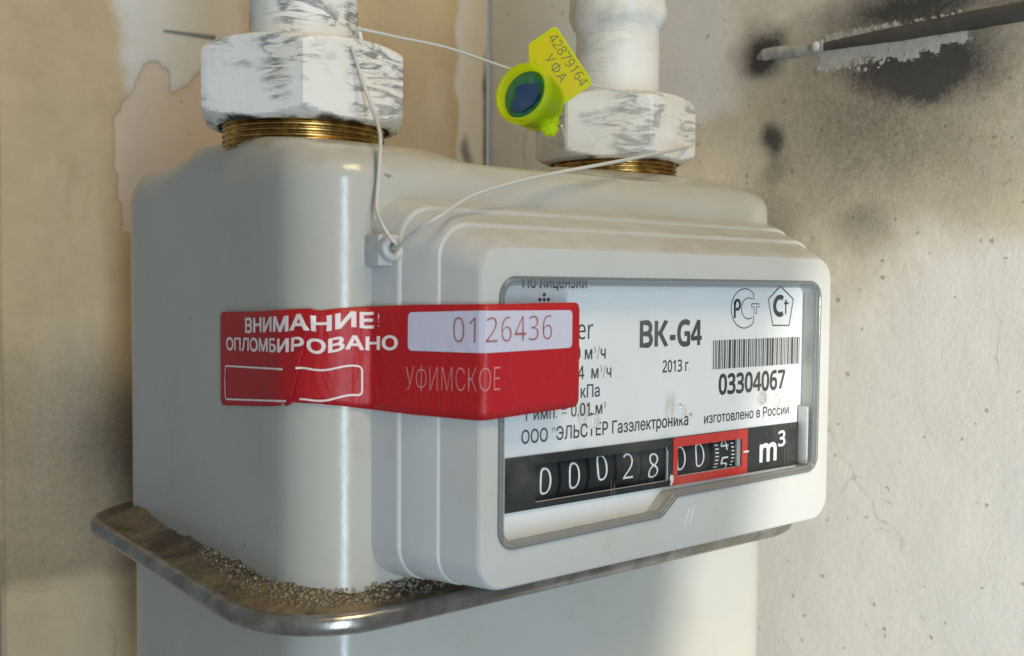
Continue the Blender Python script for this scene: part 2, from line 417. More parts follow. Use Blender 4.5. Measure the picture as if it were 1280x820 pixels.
# lettering: text curve -> flat mesh in (u, v), fitted to a box
_cap = None
from mathutils.geometry import delaunay_2d_cdt
SWAP = {'B': 'В', 'K': 'К', 'G': chr(0x1D5A6), 'm': chr(0x1D5C6), 'e': chr(0x1D5BE), 'r': chr(0x1D5CB)}
def text2d(body, bold=0.0, res=3, spacing=1.0):
    """outlines of the built-in font, thickened or thinned by `bold`, filled by the non-zero winding rule"""
    body = ''.join(chr(0x1D7E2 + int(ch)) if ch in '0123456789' else SWAP.get(ch, ch) for ch in body)
    c = bpy.data.curves.new('txt', 'FONT'); c.body = body; c.size = 1; c.fill_mode = 'NONE'; c.resolution_u = res; c.space_character = spacing
    o = bpy.data.objects.new('txt', c); COL.objects.link(o); bpy.context.view_layer.update()
    me = bpy.data.meshes.new_from_object(o.evaluated_get(bpy.context.evaluated_depsgraph_get()))
    P = [(v.co.x, v.co.y) for v in me.vertices]; nb = {}
    for e in me.edges:
        a, b = e.vertices; nb.setdefault(a, []).append(b); nb.setdefault(b, []).append(a)
    bpy.data.objects.remove(o); bpy.data.curves.remove(c); bpy.data.meshes.remove(me)
    seen = set(); loops = []
    for s0 in sorted(nb):
        if s0 in seen: continue
        L = [s0]; seen.add(s0); cur = s0; nxt = s0 + 1 if s0 + 1 in nb[s0] else nb[s0][0]
        while nxt != s0 and nxt not in seen:
            L.append(nxt); seen.add(nxt); a = [q for q in nb[nxt] if q != cur]; cur = nxt
            if not a: break
            nxt = a[0]
        Q = []
        for i in L:
            if not Q or math.hypot(P[i][0] - Q[-1][0], P[i][1] - Q[-1][1]) > .002: Q.append(P[i])
        if len(Q) > 2: loops.append(Q)
    sa = sum(sum(L[i - 1][0] * L[i][1] - L[i][0] * L[i - 1][1] for i in range(len(L))) for L in loops); sg = 1 if sa > 0 else -1
    if bold: loops = [offset_loop(L, -bold * sg) for L in loops]
    V, E = [], []
    for L in loops:
        k = len(V); V += [Vector(p) for p in L]; E += [(k + i, k + (i + 1) % len(L)) for i in range(len(L))]
    r = delaunay_2d_cdt(V, E, [], 0, 1e-6); VV, F = r[0], []
    boxes = [(min(p[0] for p in L), max(p[0] for p in L), L) for L in loops]
    for f in r[2]:
        x = sum(VV[i].x for i in f) / len(f); y = sum(VV[i].y for i in f) / len(f); wn = 0
        for x0, x1, L in boxes:
            if not x0 <= x <= x1: continue
            for i in range(len(L)):
                (ax_, ay), (bx, by) = L[i - 1], L[i]; cr = (bx - ax_) * (y - ay) - (x - ax_) * (by - ay)
                if ay <= y < by and cr > 0: wn += 1
                elif by <= y < ay and cr < 0: wn -= 1
        if wn != 0: F.append(tuple(f))
    return [(p.x, p.y) for p in VV], F
def cap_height():
    global _cap
    if _cap is None: _cap = max(v[1] for v in text2d('H')[0])
    return _cap
def fit_text(body, u0, u1, v0, capv, bold=0.0, v0r=None, spacing=1.0):
    V, F = text2d(body, bold, spacing=spacing); a = min(v[0] for v in V); b = max(v[0] for v in V)
    k = (u1 - u0) / (b - a); kv = capv / cap_height(); v0r = v0 if v0r is None else v0r
    return [(u0 + (x - a) * k, v0 + (v0r - v0) * (x - a) / (b - a) + y * kv) for x, y in V], F
def cut_u(V, F, step):
    """subdivide a 2D mesh along u so that it can follow a bent surface"""
    bm = bmesh.new(); vs = [bm.verts.new((x, y, 0)) for x, y in V]
    for f in F:
        try: bm.faces.new([vs[i] for i in f])
        except ValueError: pass
    u0 = min(x for x, y in V); u1 = max(x for x, y in V); u = u0 + step
    while u < u1:
        bmesh.ops.bisect_plane(bm, geom=bm.verts[:] + bm.edges[:] + bm.faces[:], plane_co=(u, 0, 0), plane_no=(1, 0, 0), dist=1e-5); u += step
    bm.verts.index_update()
    R_ = [(v.co.x, v.co.y) for v in bm.verts], [tuple(v.index for v in f.verts) for f in bm.faces]
    bm.free(); return R_

# ================================================================== THE SETTING: niche walls
XW, YW = 115.0, 147.0
def nz(x, y, z, s): return noise.noise(Vector((x * s, y * s, z * s)))
def blot(a, b, ca, cb, ra, rb, k, p=1.0):
    q = math.hypot((a - ca) / ra, (b - cb) / rb); return k * max(0.0, 1 - sstep(0.0, 1.0, q)) ** p
# -- right-hand wall (x = XW), coordinates (y, z)
ys = [-136 + 283 * i / 141 for i in range(142)]; zs = [-230 + 500 * i / 249 for i in range(250)]
V, soot_shade, white, flake, chip = [], [], [], [], []
for z in zs:
    for y in ys:
        h = nz(y, 3, z, .02) * 1.2 + nz(y, 9, z, .07) * .35
        wy, wz = y + nz(y, 20, z, .12) * 3, z + nz(y, 30, z, .12) * 3
        s = 0
        for args in ((-11, 112, 19, 16, .95), (-70, 97, 50, 24, .85), (-76, 95, 26, 13, .35), (-48, 100, 30, 14, .6), (-64, 117, 64, 16, .75), (-95, 121, 56, 30, .6),
                     (-17, 83, 12, 15, .72), (-18, 76, 19, 28, .45), (-52, 53, 22, 18, .42), (-52, 86, 95, 56, .58), (-15, 52, 34, 42, .46), (-95, 95, 30, 20, .35), (40, 75, 6, 9, .25)):
            s = max(s, blot(wy, wz, *args)) + .25 * blot(wy, wz, *args)
        wv = max(sstep(85, 0, z + 25 * nz(y, 50, z, .02)), .95 * sstep(-30, 25, y) * max(sstep(82, 100, z), sstep(45, 75, y)), .45 * sstep(100, 118, z))
        zr = 108.6 - 2.6 * (-30 - y) / 96          # axis of the rod
        up = sstep(-30, -36, y) * sstep(-88, -82, y); dn = zr - wz
        cp = up * max(.95 * sstep(9.5, 2.0, dn) * sstep(-4.5, -2.0, dn) * (1 - .75 * sstep(4, 7, abs(-7 + .0 * y - (y + 73)) * -1 + 8) * sstep(2.5, 4, dn)), 0)
        cp = max(cp, .6 * sstep(-32, -40, y) * sstep(-82, -70, y) * sstep(-7.5, -5.5, dn) * sstep(-2, -3.5, dn))
        chip.append(cp)
        V.append((XW + h * .5 - cp * .6, y, z)); soot_shade.append(min(1.2, s)); white.append(wv); flake.append(0.0)
F = [(j * 142 + i, (j + 1) * 142 + i, (j + 1) * 142 + i + 1, j * 142 + i + 1) for j in range(249) for i in range(141)]
# the wall's free edge turns away at the niche mouth
k0 = len(V); 
for j, z in enumerate(zs):
    V.append((XW + 3, -139, z)); V.append((XW + 160, -139, z)); soot_shade += [0, 0]; white += [.8, .8]; flake += [0, 0]; chip += [0, 0]
for j in range(249):
    F.append((j * 142, k0 + 2 * j, k0 + 2 * j + 2, (j + 1) * 142)); F.append((k0 + 2 * j, k0 + 2 * j + 1, k0 + 2 * j + 3, k0 + 2 * j + 2))
wall_r = obj('side_wall', V, [tuple(reversed(f)) for f in F], M_wallR, kind='structure', attrs={'soot_shade': soot_shade, 'white': white, 'flake': flake, 'chip': chip}, base=(XW, 0, 0))
wall_r['label'] = 'sooty whitewashed plaster wall on the right of the meter'

# -- back wall (y = YW), coordinates (x, z)
def inpoly(x, y, P):
    c = False
    for i in range(len(P)):
        (x0, y0), (x1, y1) = P[i - 1], P[i]
        if (y0 > y) != (y1 > y) and x < (x1 - x0) * (y - y0) / (y1 - y0) + x0: c = not c
    return c
FL = [(-54, 50), (-57, 72), (-56.5, 92), (-50.5, 101), (-46.5, 112), (-41, 114.5), (-36, 110), (-36, 103), (-30, 107), (-20, 115), (-8, 116), (-5, 40)]
NX, NZ = 141, 320
xs = [-95 + 208.4 * i / (NX - 1) for i in range(NX)]; zs = [-230 + 500 * i / (NZ - 1) for i in range(NZ)]
V, soot_shade, white, flake = [], [], [], []
for z in zs:
    for x in xs:
        h = nz(x, 3, z, .02) * 1.0 + nz(x, 9, z, .08) * .3
        wx, wz = x + nz(x, 20, z, .10) * 3, z + nz(x, 30, z, .10) * 3
        fx, fz = x + nz(x, 60, z, .15) * 1.5, z + nz(x, 70, z, .15) * 1.5
        fl = sum(inpoly(fx + a, fz + b, FL) for a, b in ((.8, 0), (-.8, 0), (0, .8), (0, -.8), (0, 0))) / 5
        s = .42 * sstep(30, -20, wz) * sstep(-82, -73, wz) * sstep(10, -40, x) + blot(wx, wz, -52, -28, 34, 30, .3)  # dark band left of the meter: stain with shade painted into it
        s = max(s, blot(wx, wz, 102, 92, 5, 14, .8), .9 * sstep(110.5, 112.5, x + nz(0, 0, z, .1) * 1.2) * sstep(150, 120, z))
        wv = .85 * sstep(-66, -44, wx + .12 * (wz - 110)) * sstep(70, 104, wz) * sstep(5, -15, x) + .8 * sstep(93, 99, wx)
        g = .12 * sstep(1.2, .2, abs(x - 74 - nz(0, 1, z, .05) * 2))
        V.append((x, YW + h * .5 + fl * .9, z)); soot_shade.append(min(1.1, s + g)); white.append(wv); flake.append(fl)
F = [(j * NX + i, j * NX + i + 1, (j + 1) * NX + i + 1, (j + 1) * NX + i) for j in range(NZ - 1) for i in range(NX - 1)]
k0 = len(V)
for z in zs: V.append((-96.5, YW + 2, z)); V.append((-97, YW + 60, z)); soot_shade += [.2, .2]; white += [0, 0]; flake += [0, 0]
for j in range(NZ - 1):
    F.append((k0 + 2 * j, j * NX, (j + 1) * NX, k0 + 2 * j + 2)); F.append((k0 + 2 * j + 1, k0 + 2 * j, k0 + 2 * j + 2, k0 + 2 * j + 3))
wall_b = obj('back_wall', V, F, M_wallL, kind='structure', attrs={'soot_shade': soot_shade, 'white': white, 'flake': flake}, base=(0, YW, 0))
wall_b['label'] = 'beige plaster wall with peeling paint behind the meter'
# a chalked groove in the plaster left of the pipe
v, f = tube([(-38.5 + 20 * t / 8, YW - .2, 125.8 + .7 * t / 8) for t in range(9)], lambda t: .35 + .5 * t, 8); obj('plaster_ridge', v, f, M_lump, wall_b)
# grey wall seen past the left edge
v, f = box(-420, 140, YW + 60, YW + 80, -230, 270); g = obj('far_wall', v, f, M_greywall, kind='structure', base=(0, YW + 60, 0))

# ================================================================== GAS METER
meter = thing('gas_meter', 'light grey gas meter with stepped counter box and steel band, hung on two pipes', 'gas meter', (4, 17, -130))
BX0, BX1, BY0, BY1, BR = -77.0, 85.0, -45.0, 80.0, 15.0
STUB = ((-55, 0), (55, 0))
def bump_h(x, y):
    return max(3.2 * sstep(46, 30, math.hypot(x - a, y - b)) for a, b in STUB) + 3.4 * sstep(-42, 4, y)
def body_ring(inset, z, boss=False, n=10):
    r = max(BR - inset * .75, 3)
    P = densify(rrect(BX0 + inset, BX1 - inset, BY0 + inset, BY1 - inset, r, n), 6.0) if False else rrect(BX0 + inset, BX1 - inset, BY0 + inset, BY1 - inset, r, n)
    return P
def dens(P, cnt=12):
    """fixed subdivision of the four straight sides so that rings share a point count"""
    n = len(P) // 4; Q = []
    for s_ in range(4):
        Q += P[s_ * n:(s_ + 1) * n]; a = P[s_ * n + n - 1]; b = P[((s_ + 1) * n) % len(P)]
        for k in range(1, cnt): Q.append((a[0] + (b[0] - a[0]) * k / cnt, a[1] + (b[1] - a[1]) * k / cnt))
    return Q
rings = []
for z in (-39, -30, -10, 10, 30, 46): rings.append([(x, y, z) for x, y in dens(body_ring(0, z))])
RF = 6.5; ZT = 60.0
for k in range(0, 9):
    a = k / 8 * PI / 2; ins = RF * (1 - math.cos(a)); z = ZT - RF + RF * math.sin(a)
    rings.append([(x, y, z + bump_h(x, y) * sstep(ZT - RF, ZT, z)) for x, y in dens(body_ring(ins, z))])
top = dens(body_ring(RF, ZT))
for t in (.08, .16, .24, .32, .4, .5, .6, .7, .8, .9, 1.0):
    R_ = []
    for x, y in top:
        cx = max(-20, min(28, x)); q = (x + (cx - x) * t, y + (17 - y) * t); R_.append((q[0], q[1], ZT + .6 * t + bump_h(*q)))
    rings.append(R_)
v, f = loft(rings); shell = obj('upper_shell', v, f, M_enamel, meter, sharp=60)
rings = []
for z in (-42.5, -60, -100, -112): rings.append([(x, y, z) for x, y in body_ring(.8, z)])
for k in range(1, 7):
    a = k / 6 * PI / 2; rings.append([(x, y, -112 - 18 * math.sin(a)) for x, y in body_ring(.8 + 18 * (1 - math.cos(a)), 0)])
v, f = loft(list(reversed(rings)), cap0=True); obj('lower_shell', v, f, M_enamel, meter, sharp=60)

# crimped steel band round the seam
def band_ring(t, z, n=12):
    L = lambda a, b: a + (b - a) * t
    return [(x, y, z) for x, y in dens(rrect(L(BX0, -89), L(BX1, 97), L(BY0, -53.2), L(BY1, 91), L(BR, 26), n), 24)]
prof = [(-.08, -38.9), (.45, -39.0), (.74, -38.7), (.86, -38.6), (.95, -39.1), (1.0, -40.2), (1.0, -41.3), (.95, -42.4), (.85, -43.1), (.70, -43.2), (.4, -42.7), (-.08, -42.6)]
v, f = loft(list(reversed([band_ring(t, z) for t, z in prof]))); band = obj('crimp_band', v, f, M_steel, meter, sharp=50)
# sealant and dirt lying in the groove between band and shell
GP = []
for i, p in enumerate(band_ring(0, 0, 12)): GP.append(i)
def gunk_ok(x, y): return (x < -20 and y < 75) or y < -40
ring_in = [band_ring(t, 0) for t in (-.03, .12, .3, .5, .70, .93)]
n = len(ring_in[0]); V, F, pale = [], [], []
for a in range(6):
    for j in range(n):
        x, y, _ = ring_in[a][j]; hN = nz(x, y, a, .10) + .5 * nz(x, y, a * 3, .33)
        thick = sstep(70, 10, x) if y < -30 else 1
        hz = [4.6, 3.0, 1.8, 1.1, .7, -.3][a] * (.75 + .5 * hN) * (.25 + .75 * thick)
        V.append((x, y, -38.9 + hz)); pale.append([1, .9, .6, .4, .15, 0][a] * (.35 + .65 * sstep(30, -20, y)))
for a in range(5):
    for j in range(n):
        k = (j + 1) % n
        if gunk_ok(*ring_in[0][j][:2]) and gunk_ok(*ring_in[0][k][:2]): F.append((a * n + k, a * n + j, (a + 1) * n + j, (a + 1) * n + k))
gunk = obj('sealant_dirt', V, F, M_gunk, meter, attrs={'pale': pale}, sharp=80); gunk['label'] = 'brown and whitish sealant dirt along the steel band'
ico = bmesh.new(); bmesh.ops.create_icosphere(ico, subdivisions=1, radius=1); ico.verts.index_update()
IV = [tuple(q.co) for q in ico.verts]; IF = [tuple(q.index for q in g.verts) for g in ico.faces]; ico.free()
bub = []
for _ in range(300):
    s_ = random.random(); path_len = 130
    u = random.uniform(0, 1)
    # along the left side from y=30 to the corner, round it and under the counter
    if u < .22: x, y = BX0, random.uniform(-28, 10); nx, ny = -1, 0
    elif u < .55: a = PI + random.random() * PI / 2; x, y = -62 + 15 * math.cos(a), -30 + 15 * math.sin(a); nx, ny = math.cos(a), math.sin(a)
    else: x, y = random.uniform(-62, -25), BY0; nx, ny = 0, -1
    o_ = random.random() ** 1.6 * 4.2; rr = random.uniform(.22, .58) * (1.0 if random.random() < .85 else 1.5)
    z = -38.9 + 3.5 - o_ * .72 + random.uniform(-.3, .3)
    bub.append(([(x + nx * o_ + p[0] * rr, y + ny * o_ + p[1] * rr, z + p[2] * rr) for p in IV], IF))
v, f = merge(bub); fo = obj('foam_bubbles', v, f, M_foam, meter, sharp=80, kind='stuff')

# brass threads under the nuts
for sx, sy in STUB:
    pr = []; z = 63.0
    rs = 19.6 if sx < 0 else 19.0
    while z < 73: pr += [(rs, z), (rs + .7, z + .45), (rs + .7, z + .75), (rs, z + 1.2)]; z += 1.3
    v, f = lathe([(r_, h) for r_, h in pr], (sx, sy, 0), (0, 0, 1), 64); obj('threaded_stub', v, f, M_brass, meter, sharp=25)

# ---- counter housing: stepped box on the front
LV = [(-43.5, -62.2, 81.0, -34.6, 50.6, 9), (-51.9, -59.6, 78.4, -34.3, 48.2, 8.6), (-52.3, -59.3, 78.1, -34.2, 47.9, 8.4), (-52.45, -59.05, 77.8, -34.1, 47.6, 8.3), (-52.5, -58.75, 77.5, -34.1, 47.2, 8.2),
      (-61.0, -55.7, 74.6, -33.9, 44.4, 7.8), (-61.4, -55.4, 74.3, -33.9, 44.1, 7.6), (-61.55, -55.15, 74.0, -33.8, 43.8, 7.5), (-61.6, -54.85, 73.7, -33.8, 43.4, 7.4),
      (-69.4, -51.8, 71.0, -33.6, 39.9, 6.8), (-70.2, -51.4, 70.7, -33.4, 39.3, 6.5), (-70.7, -50.9, 70.2, -33.0, 38.8, 6.1), (-70.85, -50.2, 69.5, -32.4, 38.1, 5.6)]
rings = [[(x, y, z) for x, z in rrect(a, b, c, e, r_, 8)] for y, a, b, c, e, r_ in LV]
v, f = loft(rings)
WIN = [(-46.6, 32.9), (-46.6, -25.3), (3.2, -24.6), (8.6, -20.3), (65.3, -19.9), (65.6, 32.8)]
WIN.reverse()
WIN = list(WIN)
# ccw in (x, z)
area2 = sum(WIN[i - 1][0] * WIN[i][1] - WIN[i][0] * WIN[i - 1][1] for i in range(6))
if area2 < 0: WIN.reverse()
RAD = [4.5 if abs(p[0]) > 20 else 3.0 for p in WIN]
OUT = round_poly(WIN, RAD, 7)
outer = rrect(*LV[-1][1:5], LV[-1][5], 8)
v2, f2 = fill([outer, OUT]); yf = -70.85
v3, f3 = [(a, yf, b) for a, b in v2], f2
well = [[(a, y, b) for a, b in offset_loop(OUT, dd)] for dd, y in ((0, yf), (.25, yf + .25), (.35, -64.6))]
v4, f4 = loft(well)
V, F = merge([(v, f), (v3, f3), (v4, f4)])
bm = bmesh.new(); bv = [bm.verts.new(p) for p in V]
for q in F:
    try: bm.faces.new([bv[i] for i in q])
    except ValueError: pass
bmesh.ops.remove_doubles(bm, verts=bm.verts, dist=.01); bmesh.ops.recalc_face_normals(bm, faces=bm.faces)
bm.verts.index_update(); V = [tuple(q.co) for q in bm.verts]; F = [tuple(q.index for q in g.verts) for g in bm.faces]; bm.free()
counter = obj('counter_housing', V, F, M_plastic, meter, sharp=17)
for sx0, sz0 in ((11.4, -27.9), (13.2, -27.5)):
    v, f = tube([(sx0, -70.86, sz0), (sx0 + .9, -70.88, sz0 + 2.4), (sx0 + 1.7, -70.86, sz0 + 4.6)], .09, 5); obj('scratch', v, f, M_plate, counter)
# seal lug on the left shoulder of the counter
pr = [(1.15, 6.5), (1.15, 0), (1.5, -.35), (2.3, -.4), (2.85, 0), (2.95, .5), (2.95, 7.5)]
v, f = lathe(pr, (-60.6, -52.4, 38.7), (0, 1, 0), 28); lug = obj('seal_lug', v, f, M_plastic, meter, sharp=50)
v, f = lathe([(1.14, 0), (0.01, 0)], (-60.6, -49.5, 38.7), (0, 1, 0), 16); obj('lug_hole', v, f, M_dark, lug)
v, f = box(-63.4, -59.5, -50.6, -44, 34.8, 41.6); bevelled(obj('lug_block', v, f, M_plastic, lug), .5)

# ---- counter window: label plate, register, clear pane and its rim
YP = -65.5
def onplate(lift): return lambda a, b: (a, YP - lift, b)
PL = offset_loop(OUT, .36)
AP1 = [(-32.2, -17.3), (10.7, -17.3), (10.7, -8.8), (-32.2, -8.8)]; AP2 = [(13.7, -16.6), (38.8, -16.6), (38.8, -9.0), (13.7, -9.0)]
v2, f2 = fill([PL, AP1, AP2]); plate = obj('label_plate', [(a, YP + .6, b) for a, b in v2], f2, M_plate, meter)
v, f = slab([round_poly([(-41.3, -25.0), (3.0, -24.4), (8.8, -19.4), (64.9, -19.4), (64.9, 32.3), (-41.3, 32.3)], [.6] * 6, 3), AP1, AP2], lambda a, b, t: (a, YP + .4 - t, b), .4)
card = obj('printed_card', v, f, M_plate, meter)
def letter(body, x0, x1, z0, cap, bold=0.0, m=M_ink, parent=card, lift=.06, z0r=None, name='lettering'):
    v, f = fit_text(body, x0, x1, z0, cap, bold, z0r); g = onplate(lift)
    return obj(name, [g(a, b) for a, b in v], f, m, parent, smooth=False)
letter('По лицензии', -36.0, -17.0, 30.4, 2.6, .012)
letter('er', -19.6, -14.9, 18.7, 4.3, -.003)
letter('0 м³/ч', -20.6, -10.8, 14.0, 2.9, .016)
letter('04  м³/ч', -21.4, -8.9, 9.5, 2.9, .016)
letter('кПа', -18.6, -12.6, 5.2, 2.8, .012)
letter('1 имп. = 0,01 м³', -35.4, -10.6, 1.1, 2.7, .014)
letter('ООО "ЭЛЬСТЕР Газэлектроника"', -36.0, 19.4, -3.9, 2.85, .014)
letter('изготовлено в России', 24.2, 59.4, -4.1, 2.5, .012)
letter('BK', .4, 10.4, 16.3, 5.8, .034); letter('-', 11.0, 13.0, 16.3, 6.2, .03); letter('G4', 13.6, 22.8, 16.3, 5.8, .040)
letter('2013 г.', 8.5, 18.4, 9.8, 2.75, .018)
letter('03304067', 29.6, 57.5, 3.15, 4.75, .034)
# maker's chequered diamond
dm = []
for i in range(5):
    for j in range(5):
        if (i + j) % 2 == 0:
            cx, cz = -29.8 + (i - j) * .62, 26.4 + (i + j - 4) * .55 + .3
            dm.append(([(cx - .58, YP - .06, cz), (cx, YP - .06, cz - .5), (cx + .58, YP - .06, cz), (cx, YP - .06, cz + .5)], [(0, 1, 2, 3)]))
v, f = merge(dm); obj('emblem', v, f, M_ink, card, smooth=False)
# barcode
rb = random.Random(33); bars = []; x = 27.2; widths = '1112112131312131211121112132312121112131121'
k = 0; tot = sum(int(c) for c in widths) + 42 * 1.15; unit = 35.7 / tot
for i, c in enumerate(widths):
    wdt = int(c) * unit; bars.append(([(x, YP - .06, 9.7), (x + wdt, YP - .06, 9.7), (x + wdt, YP - .06, 17.2), (x, YP - .06, 17.2)], [(0, 1, 2, 3)])); x += wdt + unit * 1.15 * rb.choice((.8, 1, 1.2))
v, f = merge(bars); obj('barcode', v, f, M_ink, card, smooth=False)
def strokes(lines, wd, m, parent, lift=.06, name='emblem'):
    out = []
    for L in lines:
        n = len(L); A, B = [], []
        for i, p in enumerate(L):
            a = L[max(i - 1, 0)]; b = L[min(i + 1, n - 1)]; tx, tz = b[0] - a[0], b[1] - a[1]; l_ = math.hypot(tx, tz) or 1
            A.append((p[0] - tz / l_ * wd / 2, YP - lift, p[1] + tx / l_ * wd / 2)); B.append((p[0] + tz / l_ * wd / 2, YP - lift, p[1] - tx / l_ * wd / 2))
        out.append((A + B, [(i, n + i, n + i + 1, i + 1) for i in range(n - 1)]))
    v, f = merge(out); return obj(name, v, f, m, parent, smooth=False)
def arc(cx, cz, rx, rz, a0, a1, n=24): return [(cx + rx * math.cos(math.radians(a0 + (a1 - a0) * i / n)), cz + rz * math.sin(math.radians(a0 + (a1 - a0) * i / n))) for i in range(n + 1)]
# round certification mark: thin C outlines, bold P, small T
strokes([arc(39.6, 25.3, 5.5, 5.2, 48, 312), arc(41.2, 25.3, 2.9, 2.8, 62, 298), [(43.3, 29.2), (43.3, 27.6)], [(43.3, 21.4), (43.3, 23.4)], arc(42.6, 25.3, 0.01, .01, 0, 1, 1),
         [(42.4, 26.5), (45.6, 26.5), (45.6, 25.7), (44.5, 25.7), (44.5, 23.9), (43.5, 23.9), (43.5, 25.7), (42.4, 25.7), (42.4, 26.5)]], .26, M_ink, card)
strokes([[(35.6, 22.8), (35.6, 27.2)], arc(36.6, 26.3, 1.05, 1.2, 180, -120)], .8, M_ink, card)
# pentagon certification mark
pent = [(54.6, 31.3), (49.5, 27.7), (51.6, 20.6), (58.8, 20.5), (60.5, 27.7), (54.6, 31.3)]
strokes([pent], .42, M_ink, card)
strokes([arc(54.6, 25.9, 2.35, 2.4, 55, 305)], 1.35, M_ink, card); strokes([[(57.2, 23.6), (57.2, 27.6)], [(56.4, 26.6), (58.4, 26.6)]], .55, M_ink, card)

# register: black strip with two openings, drums behind
reg = [(-41.2, -18.6), (64.9, -18.6), (64.9, -6.6), (-41.2, -6.6)]
v, f = slab([reg, AP1, AP2], lambda a, b, t: (a, YP - .05 - t, b), .45); strip = obj('register_strip', v, f, M_black, meter, sharp=20)
redo = [(12.2, -18.6), (41.0, -18.6), (41.0, -6.7), (12.2, -6.7)]
v, f = slab([redo, [(13.8, -16.5), (38.7, -16.5), (38.7, -9.1), (13.8, -9.1)]], lambda a, b, t: (a, YP - .52 - t, b), .12); redf = obj('red_frame', v, f, M_red, meter, sharp=20)
letter('m', 46.2, 53.6, -16.3, 6.0, .03, M_white, strip, .58); letter('3', 54.2, 57.4, -12.6, 3.9, .024, M_white, strip, .58)
letter(',', 10.9, 12.3, -17.2, 6.5, .03, M_white, redf, .72)
v, f = box(39.3, 41.4, YP - .74, YP - .70, -13.0, -12.5); obj('pointer_mark', v, f, M_white, redf)
DR = 8.0; DY = YP + .35 + DR; DZ = -12.8
def wrap_drum(V2, cz):
    out = []
    for a, b in V2:
        th = (b - DZ) / DR; out.append((a, DY - (DR + .05) * math.cos(th), DZ + (DR + .05) * math.sin(th)))
    return out
for cx, wd, dig, dz in ((-28.6, 8.3, '0', -13.2), (-19.9, 8.3, '0', -12.9), (-11.1, 8.3, '0', -11.9), (-2.3, 8.3, '2', -12.5), (6.3, 8.3, '8', -13.3), (16.1, 7.2, '0', -12.4), (23.2, 8.0, '0', -12.3), (33.2, 9.6, None, -12.5)):
    v, f = lathe([(DR - .7, -wd / 2), (DR, -wd / 2 + .25), (DR, wd / 2 - .25), (DR - .7, wd / 2)], (cx, DY, DZ), (1, 0, 0), 48, True, True)
    dr = obj('number_drum', v, f, M_drum, meter, sharp=25)
    if dig:
        v2, f2 = fit_text(dig, cx - 1.7, cx + 1.7, dz - 3.0, 6.0, -.010); obj('numeral', wrap_drum(v2, dz), f2, M_white, dr, smooth=False)
        v2 = [(cx - .9, dz + 4.3), (cx + .8, dz + 4.3), (cx + .8, dz + 4.8), (cx - .9, dz + 4.8)]
        obj('drum_mark', wrap_drum(v2, dz), [(0, 1, 2, 3)], M_white, dr, smooth=False)
    else:
        for dg, zz in (('4', -11.4), ('5', -17.2)):
            v2, f2 = fit_text(dg, cx - 1.6, cx + 1.5, zz - .4, 3.9, .0); obj('numeral', wrap_drum(v2, zz), f2, M_white, dr, smooth=False)
        tk = []
        for i in range(9):
            zz = -16.3 + i * .98
            for a, b in ((cx - 4.0, cx - 2.6), (cx + 2.5, cx + 3.6)): tk.append((wrap_drum([(a, zz), (b, zz), (b, zz + .32), (a, zz + .32)], 0), [(0, 1, 2, 3)]))
        v, f = merge(tk); obj('scale_ticks', v, f, M_white, dr, smooth=False)
v, f = box(37.3, 38.6, YP - .1, YP + .5, -16.4, -9.2); obj('drum_stop', v, f, simple('grey_stop', (.35, .36, .36), .4), meter)
v, f = box(10.0, 10.35, YP - .62, YP - .45, -16.9, -9.6); obj('strip_edge', v, f, simple('grey_line', (.45, .46, .46), .4), strip)

# clear pane with a raised rounded rim
prof = [(.05, yf + .9), (.05, yf - .1), (.3, yf - .5), (.7, yf - .62), (1.05, yf - .4), (1.2, yf + .15), (1.4, yf + .3), (1.65, yf + .2), (1.85, yf + .25), (2.0, yf + .7)]
v, f = loft([[(a, y, b) for a, b in offset_loop(OUT, dd)] for dd, y in prof]); rim = obj('window_rim', v, f, M_rim, meter, sharp=50)
v, f = slab([offset_loop(OUT, 1.9)], lambda a, b, t: (a, yf + 1.5 - t, b), 1.0); pane = obj('window_pane', v, f, M_pane, meter, sharp=30)
for px, pz in ((-19.3, .6), (9.6, .6), (46.4, .7)):
    v, f = lathe([(1.9, 0), (1.75, .7), (1.3, 1.2), (.7, 1.45), (.02, 1.5)], (px, yf + .5, pz), (0, -1, 0), 20); obj('clear_peg', v, f, M_glass, pane, sharp=80)
# clip strips at both ends of the window
v, f = box(63.0, 63.9, -69.0, -66.0, -18.0, -2.0); bevelled(obj('window_clip', v, f, simple('pale_clip', (.50, .52, .52), .25), meter), .25)
v, f = box(-45.6, -43.6, -69.6, -65.2, -24, 31); bevelled(obj('window_clip', v, f, bpy.data.materials['pale_clip'], meter), .35)

